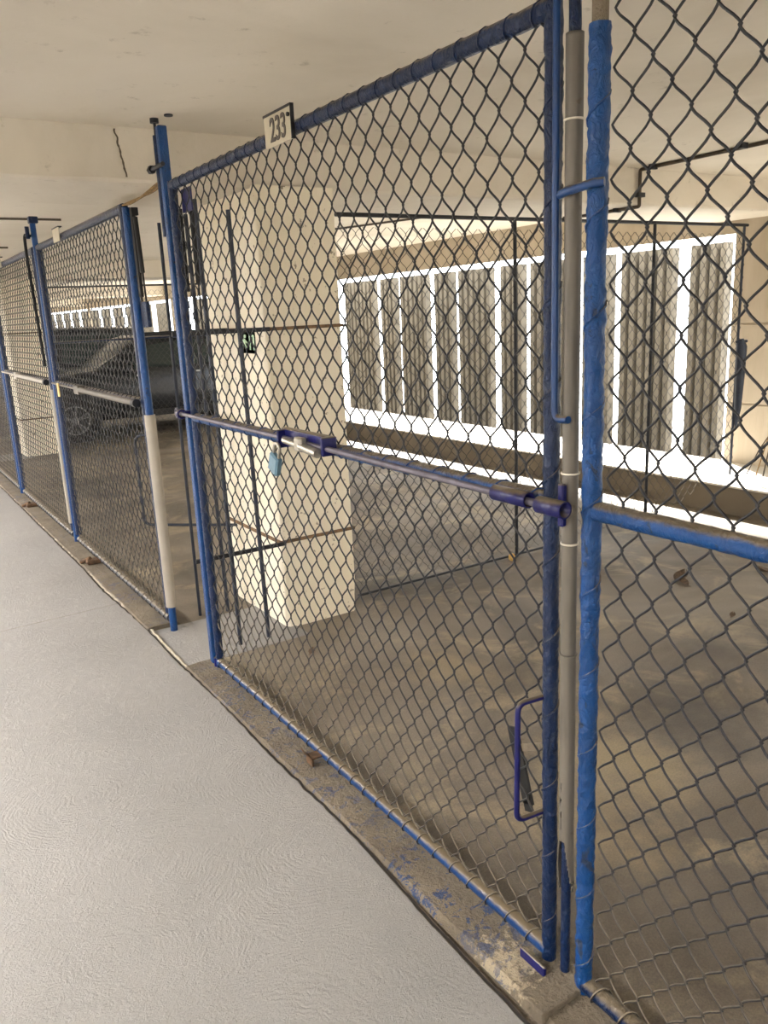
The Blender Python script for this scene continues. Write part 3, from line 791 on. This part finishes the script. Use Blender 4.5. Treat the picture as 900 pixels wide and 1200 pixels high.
# ---- side frames that tie the fence to the pillar
def side_frame(y, xs, bars, label, mesh=True):
    t = thing('side_frame', label, 'fence frame', (1.45, y, 0))
    for i, (x, top, base) in enumerate(xs):
        MB().pipe((x, y, base), (x - 0.02, y + 0.005, top), 0.0105, 10).build('upright', M['dark_rod'], t)
    for z in bars: MB().box((1.22, y + 0.012, z - 0.010), (1.70, y + 0.022, z + 0.010)).build('cross_bar', M['black_steel'], t)
    if mesh:
        chain(1.23, 1.70, 0.10, 2.02, 1.23, 1.0, seg=4, ns=4, x=y + 0.03, axis='x', seed=int(y * 7), r=0.0022).build('chain_link_mesh', M['wire_grey'], t)
    return t
side_frame(3.612, [(1.40, 2.12, 0.0), (1.555, 2.08, 0.0)], (0.475, 1.545), 'dark rods and cross bars bridging gate 233 to the front of the pillar', False)
side_frame(4.12, [(1.54, 2.12, 0.0), (1.46, 2.05, 0.0)], (1.545,), 'dark rods closing the far side of the gap beside the pillar', False)
tag(MB().tube(rounded([(1.335, 4.47, 1.00), (1.255, 4.56, 0.985), (1.255, 4.56, 0.47), (1.74, 4.21, 0.45)], 0.045), 0.0085, 8).build('bent_rod', M['dark_rod']),
    'thin dark blue rod bent into a hoop, fixed to the side of the pillar', 'rod')

# exit style sign on the pillar side
sg = thing('exit_sign', 'small green sign with white running figure on the left face of the pillar', 'sign', (1.69, 3.9, 1.44))
MB().box((1.690, 3.775, 1.425), (1.697, 4.0, 1.535), bev=0.002).build('sign_plate', M['green'], sg)
mb = MB()
def patch(pts, x=1.6885): 
    mb.prism([(3.995 - u * 0.22, 1.43 + v * 0.1) for u, v in pts], 'x', x - 0.001, x + 0.002)
patch([(0.66, 0.14), (0.72, 0.14), (0.72, 0.80), (0.86, 0.80), (0.86, 0.14), (0.92, 0.14), (0.92, 0.88), (0.66, 0.88)])
patch([(0.20, 0.62), (0.42, 0.70), (0.40, 0.44), (0.24, 0.40)]); patch([(0.36, 0.74), (0.46, 0.74), (0.46, 0.90), (0.36, 0.90)])
patch([(0.24, 0.42), (0.33, 0.40), (0.22, 0.12), (0.12, 0.12)]); patch([(0.32, 0.44), (0.41, 0.44), (0.52, 0.20), (0.45, 0.14)])
patch([(0.40, 0.66), (0.56, 0.52), (0.54, 0.44), (0.40, 0.56)])
mb.build('pictogram', M['sign_white'], sg, recalc=True)

# ---- partition fences running back from the pillars
def partition(y, x0, x1, posts, label, seed, curl):
    t = thing('partition_fence', label, 'fence', ((x0 + x1) / 2, y, 0), 'chain-link partitions between stalls')
    for x in posts: MB().pipe((x, y, 0.0 if x < 5.3 else 0.22), (x, y, 2.1), 0.0115, 10).build('upright', M['black_steel'], t)
    MB().pipe((x0, y, 2.1), (x1, y, 2.105), 0.0115, 8).build('top_rail', M['black_steel'], t)
    def cut(u, z):
        if u < 5.0: return z > 0.03
        return z > 0.03 + (u - 5.0) * (0.30 / 0.68)
    cm = chain(x0, x1, 0.02, 2.09, x0, 1.0, seg=4, ns=4, x=y, axis='x', seed=seed, r=0.0021, cut=cut, jig=0.004)
    cm.build('chain_link_mesh', M['wire_grey'], t)
    return t
pa = partition(3.82, 2.21, 5.74, (3.44, 4.70), 'black chain-link partition running from the near pillar to the ribbed screen wall', 11, True)
MB().pipe((5.70, 3.82, 0.225), (5.70, 3.82, 2.105), 0.010, 8).build('upright', M['dark_rod'], pa)
o = MB().pipe((2.22, 3.815, 0.018), (3.9, 3.815, 0.020), 0.008, 6).build('bottom_wire', M['black_steel'], pa)
# bundle of dark cloth tied to its end upright
bd = MB(); bd.tube([(5.695, 3.79, 1.28), (5.70, 3.785, 1.22), (5.70, 3.785, 1.0), (5.705, 3.79, 0.75), (5.71, 3.80, 0.6)], [0.022, 0.038, 0.034, 0.026, 0.01], 8, lump=0.008)
bd.tube([(5.64, 3.79, 1.26), (5.76, 3.785, 1.26)], 0.012, 6)
tag(bd.build('cloth_bundle', M['dark_rod']), 'dark cloth bundle tied to the far end upright of the partition', 'bundle')
pb = partition(3.82 + BAY + 0.1, 2.10, 5.70, (3.4, 4.6), 'far chain-link partition in front of the dark car', 12, True)
MB().pipe((2.10, 3.82 + BAY + 0.1, 1.40), (5.70, 3.82 + BAY + 0.1, 1.40), 0.016, 8).build('mid_rail', M['blue_dark'], pb)

# dry sticks leaning on the pier
for i, (y, ya, z) in enumerate(((3.66, 3.63, 0.85), (3.60, 3.66, 0.72), (3.52, 3.57, 0.66), (3.74, 3.70, 0.60))):
    mb = MB(); mb.tube([(5.80, y, 0.222), (5.95, (y + ya) / 2 + 0.02, z * 0.5 + 0.1), (6.12, ya, z)], [0.006, 0.005, 0.003], 6)
    if i == 0: mb.tube([(5.98, y, 0.55), (5.95, y - 0.11, 0.57)], 0.005, 5)
    tag(mb.build('dry_stick', M['conduit'] if i % 2 else M['rope']), ('thin dry stick with a short side twig leaning on the concrete pier', 'thin dry stick leaning on the concrete pier', 'thin dry stick leaning on the concrete pier', 'thin dry stick leaning on the concrete pier')[i], 'stick', None if i == 0 else 'dry sticks on the ledge')

# ---- ceiling conduits
cd = thing('conduit', 'brown surface conduit stepping over the ceiling beam above gate 233', 'conduit', (4.4, 3.6, 2.3))
MB().tube(rounded([(4.22, -2.0, 2.398), (4.36, 3.672, 2.398), (4.36, 3.672, 2.178), (4.37, 4.44, 2.178)], 0.014, 4), 0.011, 8).build('conduit_pipe', M['conduit'], cd)
for p in ((4.27, 2.9, 2.395), (4.33, 3.55, 2.395), (4.355, 3.85, 2.18), (4.355, 4.3, 2.18)): MB().box((p[0] - 0.025, p[1] - 0.012, p[2] - 0.016), (p[0] + 0.03, p[1] + 0.012, p[2] + 0.014)).build('conduit_clip', M['black_steel'], cd)
MB().box((4.335, 3.66, 2.235), (4.40, 3.692, 2.262)).build('conduit_clip', M['black_steel'], cd)
for (y, xb, lab) in ((6.83, 1.52, 'thin dark rod across the ceiling above the post with the black hose'), (9.2, 1.5, 'short dark rod across the ceiling at the left edge')):
    tag(MB().pipe((-2.5, y, CEIL - 0.012), (xb, y, CEIL - 0.012), 0.009, 6).build('ceiling_rod', M['conduit']), lab, 'rod')
tag(MB().tube([(3.2, 6.0, CEIL - 0.01), (3.6, 8.6, CEIL - 0.012), (3.3, 9.3, CEIL - 0.012)], 0.008, 6).build('ceiling_cable', M['conduit']), 'thin grey cable along the ceiling beyond the first beam', 'cable')
tag(MB().tube([(5.0, 4.5, CEIL - 0.01), (4.2, 6.9, CEIL - 0.012), (3.3, 9.2, CEIL - 0.01)], 0.010, 6).build('ceiling_cable', M['conduit']), 'dark cable crossing the bright ceiling beyond the partition', 'cable')

# ---- leaves and seed on the stall floor
def leaf(x, y, s, rot, label):
    mb = MB(); n = 6; vs = []; fs = []
    for k in range(n + 1):
        t = k / n; w = s * 0.32 * math.sin(PI * min(1, t * 0.95 + 0.03)) ** 0.8
        for q in (-1, 0, 1): vs.append((s * (t - 0.5), q * w, 0.003 + 0.18 * s * abs(q) * (0.6 + t) + 0.12 * s * t * t))
    for k in range(n):
        for q in (0, 1): fs.append((k * 3 + q, (k + 1) * 3 + q, (k + 1) * 3 + q + 1, k * 3 + q + 1))
    R = Matrix.Translation((x, y, 0)) @ Matrix.Rotation(rot, 4, 'Z')
    mb.add([R @ Vector(p) for p in vs], fs, True)
    mb.tube([R @ Vector(p) for p in ((-s * 0.5, 0, 0.004), (-s * 0.8, 0.02 * s, 0.006))], 0.0015, 5)
    o = mb.build('dry_leaf', M['leaf']); md = o.modifiers.new('t', 'SOLIDIFY'); md.thickness = 0.001
    tag(o, label, 'leaf')
leaf(1.64, 3.30, 0.05, 0.7, 'dry leaf on the floor just in front of the near pillar')
leaf(3.85, 2.86, 0.12, 0.2, 'curled dry leaf on the floor right of the thick blue upright')
leaf(3.80, 2.80, 0.08, 1.3, 'smaller dry leaf touching the curled one on the floor')
leaf(4.32, 2.62, 0.09, 2.2, 'dry leaf on the floor at the right edge below the mid rail')
leaf(3.57, 2.33, 0.045, 0.4, 'tiny dry leaf on the bare floor between the mid rail and the dark stain')
mb = MB(); mb.tube([(3.365, 3.775, 0.004), (3.36, 3.775, 0.02), (3.355, 3.775, 0.04), (3.35, 3.775, 0.05)], [0.014, 0.024, 0.02, 0.006], 10)
tag(mb.build('seed_pod', M['nut']), 'round yellow seed pod at the foot of the partition upright', 'seed')

# ---- the parked car, tail to the aisle
def car(X0, Yc, label, zs_roof=1.0, dx=0.0, flip=False):
    root = thing('car', label, 'car', (X0 + 1.9, Yc, 0))
    # stations: x, half width at sill / belt / roof edge, z sill, z belt, z roof
    st = [(0.00, .60, .64, .48, .50, .84, .90), (0.06, .78, .80, .62, .36, .88, 1.12), (0.22, .84, .85, .64, .27, .92, 1.36), (0.42, .86, .87, .66, .25, .94, 1.47),
          (0.90, .87, .875, .67, .25, .94, 1.50), (1.50, .87, .875, .67, .25, .93, 1.50), (2.25, .87, .875, .66, .25, .92, 1.47), (2.58, .87, .87, .66, .25, .92, 1.22),
          (2.85, .87, .86, .72, .25, .92, .97), (3.12 + dx, .86, .85, .70, .26, .84, .90), (3.34 + dx, .82, .82, .62, .28, .76, .82), (3.46 + dx, .70, .70, .50, .34, .66, .70), (3.50 + dx, .55, .55, .40, .42, .56, .58)]
    st = [q[:5] + (q[5] * 1.02, q[6] * (zs_roof if q[6] > 1.1 else 1.02)) for q in st]
    mb = MB(); vs = []; fs = []; rings = []
    for (x, a, b, c, zs, zb, zr) in st:
        half = [(0, zs), (a * .7, zs), (a * .96, zs + .03), (a, zs + .16 * (zb - zs) + .05), (b, (zs + zb) / 2), (b * .99, zb - .05), (b * .97, zb), (c + .5 * (b * .95 - c), zb + .5 * (zr - zb)), (c, zr - .05 * min(1, (zr - zb) * 3)), (c * .85, zr - .012), (c * .4, zr + .004), (0, zr + .008)]
        ring = half + [(-p, q) for p, q in half[-2:0:-1]]
        rings.append([(X0 + x, Yc + p, q) for p, q in ring])
    n = len(rings[0])
    for r in rings: vs += r
    for i in range(len(rings) - 1):
        for k in range(n): fs.append((i * n + k, i * n + (k + 1) % n, (i + 1) * n + (k + 1) % n, (i + 1) * n + k))
    fs += [tuple(range(n - 1, -1, -1)), tuple(len(vs) - n + k for k in range(n))]
    mb.add(vs, fs, True)
    mb.build('body', M['car'], root, recalc=True)
    def side(s, quads, name, mat, parent, dz=0.012):
        m = MB()
        for q in quads:
            pts = []
            for x, z in q:
                # surface half width at (x,z) by interpolation of stations
                for A, B in zip(st, st[1:]):
                    if A[0] <= x <= B[0]:
                        t = (x - A[0]) / (B[0] - A[0]); S = [u + (v - u) * t for u, v in zip(A, B)]; break
                b, c, zb, zr = S[2], S[3], S[5], S[6]
                f = max(0, min(1, (z - zb) / max(.05, zr - zb))); w = b * .97 + (c - b * .97) * f if z > zb else b
                pts.append((X0 + x, Yc + s * (w + dz), z))
            k = len(pts); inner = [(p[0], p[1] - s * .02, p[2]) for p in pts]
            m.add(pts + inner, [tuple(range(k)), tuple(range(2 * k - 1, k - 1, -1))] + [(i, (i + 1) % k, k + (i + 1) % k, k + i) for i in range(k)])
        return m.build(name, mat, parent, recalc=True)
    for s in (-1, 1):
        side(s, [[(.50, 1.00), (.78, .99), (.83, 1.36 * zs_roof), (.62, 1.33 * zs_roof)]], 'quarter_window', M['glass_dark'], root)
        d1 = side(s, [[(.88, .99), (1.52, .98), (1.52, 1.40 * zs_roof), (.93, 1.38 * zs_roof)]], 'rear_door_window', M['glass_dark'], root)
        side(s, [[(1.60, .98), (2.52, .97), (2.16, 1.34 * zs_roof), (1.60, 1.40 * zs_roof)]], 'front_door_window', M['glass_dark'], root)
        side(s, [[(.05, .70), (.30, .72), (.22, 1.0), (.10, .98)]], 'tail_lamp', M['lamp_red'], root, .006)
        side(s, [[(3.14 + dx, .62), (3.42 + dx, .58), (3.40 + dx, .70), (3.14 + dx, .78)]], 'head_lamp', M['alloy'], root, .008)
        side(s, [[(1.35, .86), (1.5, .86), (1.5, .885), (1.35, .885)]], 'door_handle', M['alloy'], root, .02)
        side(s, [[(2.2, .86), (2.35, .86), (2.35, .885), (2.2, .885)]], 'door_handle', M['alloy'], root, .02)
        MB().box((X0 + 2.42, Yc + s * .98 - .08, .93), (X0 + 2.54, Yc + s * .98 + .08, 1.06), bev=.03).build('wing_mirror', M['car'], root)
        side(s, [[(1.05, .27), (2.55, .27), (2.55, .36), (1.05, .36)]], 'sill_strip', M['trim_black'], root, .01)
        for wx in (.76, 2.88 + dx):
            y = Yc + s * .80
            arch = MB().tube([(X0 + wx, y - s * .10, .32), (X0 + wx, y + s * .082, .32)], .37, 28)
            arch.build('wheel_arch', M['trim_black'], root)
            prof = [(.19, .085), (.27, .10), (.305, .085), (.318, .04), (.318, -.07), (.29, -.10)]
            m = MB(); nn = 32; v = []; f = []
            for (r, d) in prof:
                for k in range(nn): th = 2 * PI * k / nn; v.append((X0 + wx + r * math.cos(th), y + s * (d + 0.01), .318 + r * math.sin(th)))
            for q in range(len(prof) - 1):
                for k in range(nn): f.append((q * nn + k, q * nn + (k + 1) % nn, (q + 1) * nn + (k + 1) % nn, (q + 1) * nn + k))
            m.add(v, f, True); wh = m.build('wheel', M['tyre'], root, recalc=True)
            m = MB()
            m.tube([(X0 + wx + .195 * math.cos(a), y + s * .098, .318 + .195 * math.sin(a)) for a in [k * PI / 16 for k in range(32)]], .012, 6, closed=True)
            for k in range(5):
                th = 2 * PI * k / 5 + .3
                for o in (-.16, .16):
                    m.tube([(X0 + wx + .05 * math.cos(th), y + s * .105, .318 + .05 * math.sin(th)), (X0 + wx + .19 * math.cos(th + o), y + s * .10, .318 + .19 * math.sin(th + o))], .013, 6)
            m.tube([(X0 + wx, y + s * .09, .318), (X0 + wx, y + s * .118, .318)], .05, 14)
            m.build('rim', M['alloy'], wh)
    m = MB().box((X0 - .005, Yc - .55, 1.02), (X0 + .02, Yc + .55, 1.05))
    # rear and front screens, following the body
    def screen(xa, za, xb, zb, wa, wb, name):
        q = MB().add
        m = MB(); d = Vector((xb - xa, 0, zb - za)).normalized(); nrm = Vector((-d.z, 0, d.x))
        if name == 'rear_window': nrm = Vector((-abs(d.z), 0, abs(d.x)))
        else: nrm = Vector((abs(d.z), 0, abs(d.x)))
        pts = [Vector((X0 + xa, Yc - wa, za)), Vector((X0 + xa, Yc + wa, za)), Vector((X0 + xb, Yc + wb, zb)), Vector((X0 + xb, Yc - wb, zb))]
        o1 = [p + nrm * .012 for p in pts]; o2 = [p - nrm * .02 for p in pts]
        m.add(o1 + o2, [(0, 1, 2, 3), (7, 6, 5, 4)] + [(i, (i + 1) % 4, 4 + (i + 1) % 4, 4 + i) for i in range(4)])
        m.build(name, M['glass_dark'], root, recalc=True)
    screen(.07, 1.12, .22, 1.36, .56, .54, 'rear_window'); screen(2.83, .99, 2.10, 1.42, .66, .60, 'windscreen')
    MB().box((X0 + .18, Yc - .6, 1.445 * zs_roof), (X0 + .50, Yc + .6, 1.49 * zs_roof), bev=.015).build('roof_spoiler', M['car'], root)
    MB().box((X0 - .02, Yc - .72, .44), (X0 + .12, Yc + .72, .62), bev=.04).build('bumper', M['trim_black'], root)
    if flip:                                       # turn the whole car about its own upright axis
        T = Matrix.Translation((X0 + (3.5 + dx) / 2, Yc, 0)); F = T @ Matrix.Rotation(PI, 4, 'Z') @ T.inverted()
        done = set()
        def turn(o):
            for c in kids(o):
                if c.data.name not in done:
                    c.data.transform(F); done.add(c.data.name)
                turn(c)
        turn(root)
    return root
car(1.85, 12.72, 'dark grey car parked nose to the aisle beyond the far partition', 0.955, 0.4, True)
car(2.10, 15.55, 'taller dark car standing directly behind the nose-in dark grey car', 1.05)

# ------------------------------------------------------------------ light
def area(name, loc, sx, sy, power, colr, rot=(0, 0, 0)):
    L = bpy.data.lights.new(name, 'AREA'); L.shape = 'RECTANGLE'; L.size = sx; L.size_y = sy; L.energy = power; L.color = colr
    o = bpy.data.objects.new(name, L); o.location = loc; o.rotation_euler = rot; col.objects.link(o); return o
WARM = (1.0, 0.985, 1.0)
for y in (-4.1, -0.4, 3.3, 7.0, 10.7, 14.4, 18.1, 23.0, 29.0, 35.0):
    area('aisle_tube_light', (-2.0, y, 2.22), 0.12, 1.5, 140 if y == -0.4 else 235, WARM)
    area('aisle_tube_uplight', (-2.0, y, 2.12), 0.12, 1.5, 55, WARM, (PI, 0, 0))

w = bpy.data.worlds.new('sky'); sc.world = w; w.use_nodes = True
bg = w.node_tree.nodes['Background']; bg.inputs[0].default_value = (0.93, 0.97, 1.0, 1); bg.inputs[1].default_value = 6.0
S = bpy.data.lights.new('sun', 'SUN'); S.energy = 36.0; S.angle = math.radians(4); S.color = (1, 0.97, 0.92)
so = bpy.data.objects.new('sun', S); col.objects.link(so)
dvec = Vector((-1.0, -1.7, -1.74))
so.rotation_euler = dvec.to_track_quat('-Z', 'Y').to_euler(); so.location = (12, 5, 12)

# ------------------------------------------------------------------ camera (solved from the photograph's vanishing points)
cam = bpy.data.cameras.new('camera'); co = bpy.data.objects.new('camera', cam); col.objects.link(co)
fw = Vector((0.52008441, 0.81957723, -0.24042749)); rt = Vector((0.83749431, -0.54460431, -0.04482665)); up = Vector((0.16767674, 0.17804301, 0.96963147))
co.matrix_world = Matrix(((rt.x, up.x, -fw.x, 0), (rt.y, up.y, -fw.y, 0), (rt.z, up.z, -fw.z, 1.6), (0, 0, 0, 1)))
cam.sensor_fit = 'VERTICAL'; cam.sensor_height = 24.0; cam.lens = 945.19 / 1200 * 24.0
cam.clip_start = 0.05; cam.clip_end = 200
sc.camera = co
sc.view_settings.view_transform = 'Standard'; sc.view_settings.look = 'None'
sc.view_settings.gamma = 1.0; sc.view_settings.exposure = 0.12; sc.view_settings.use_curve_mapping = False
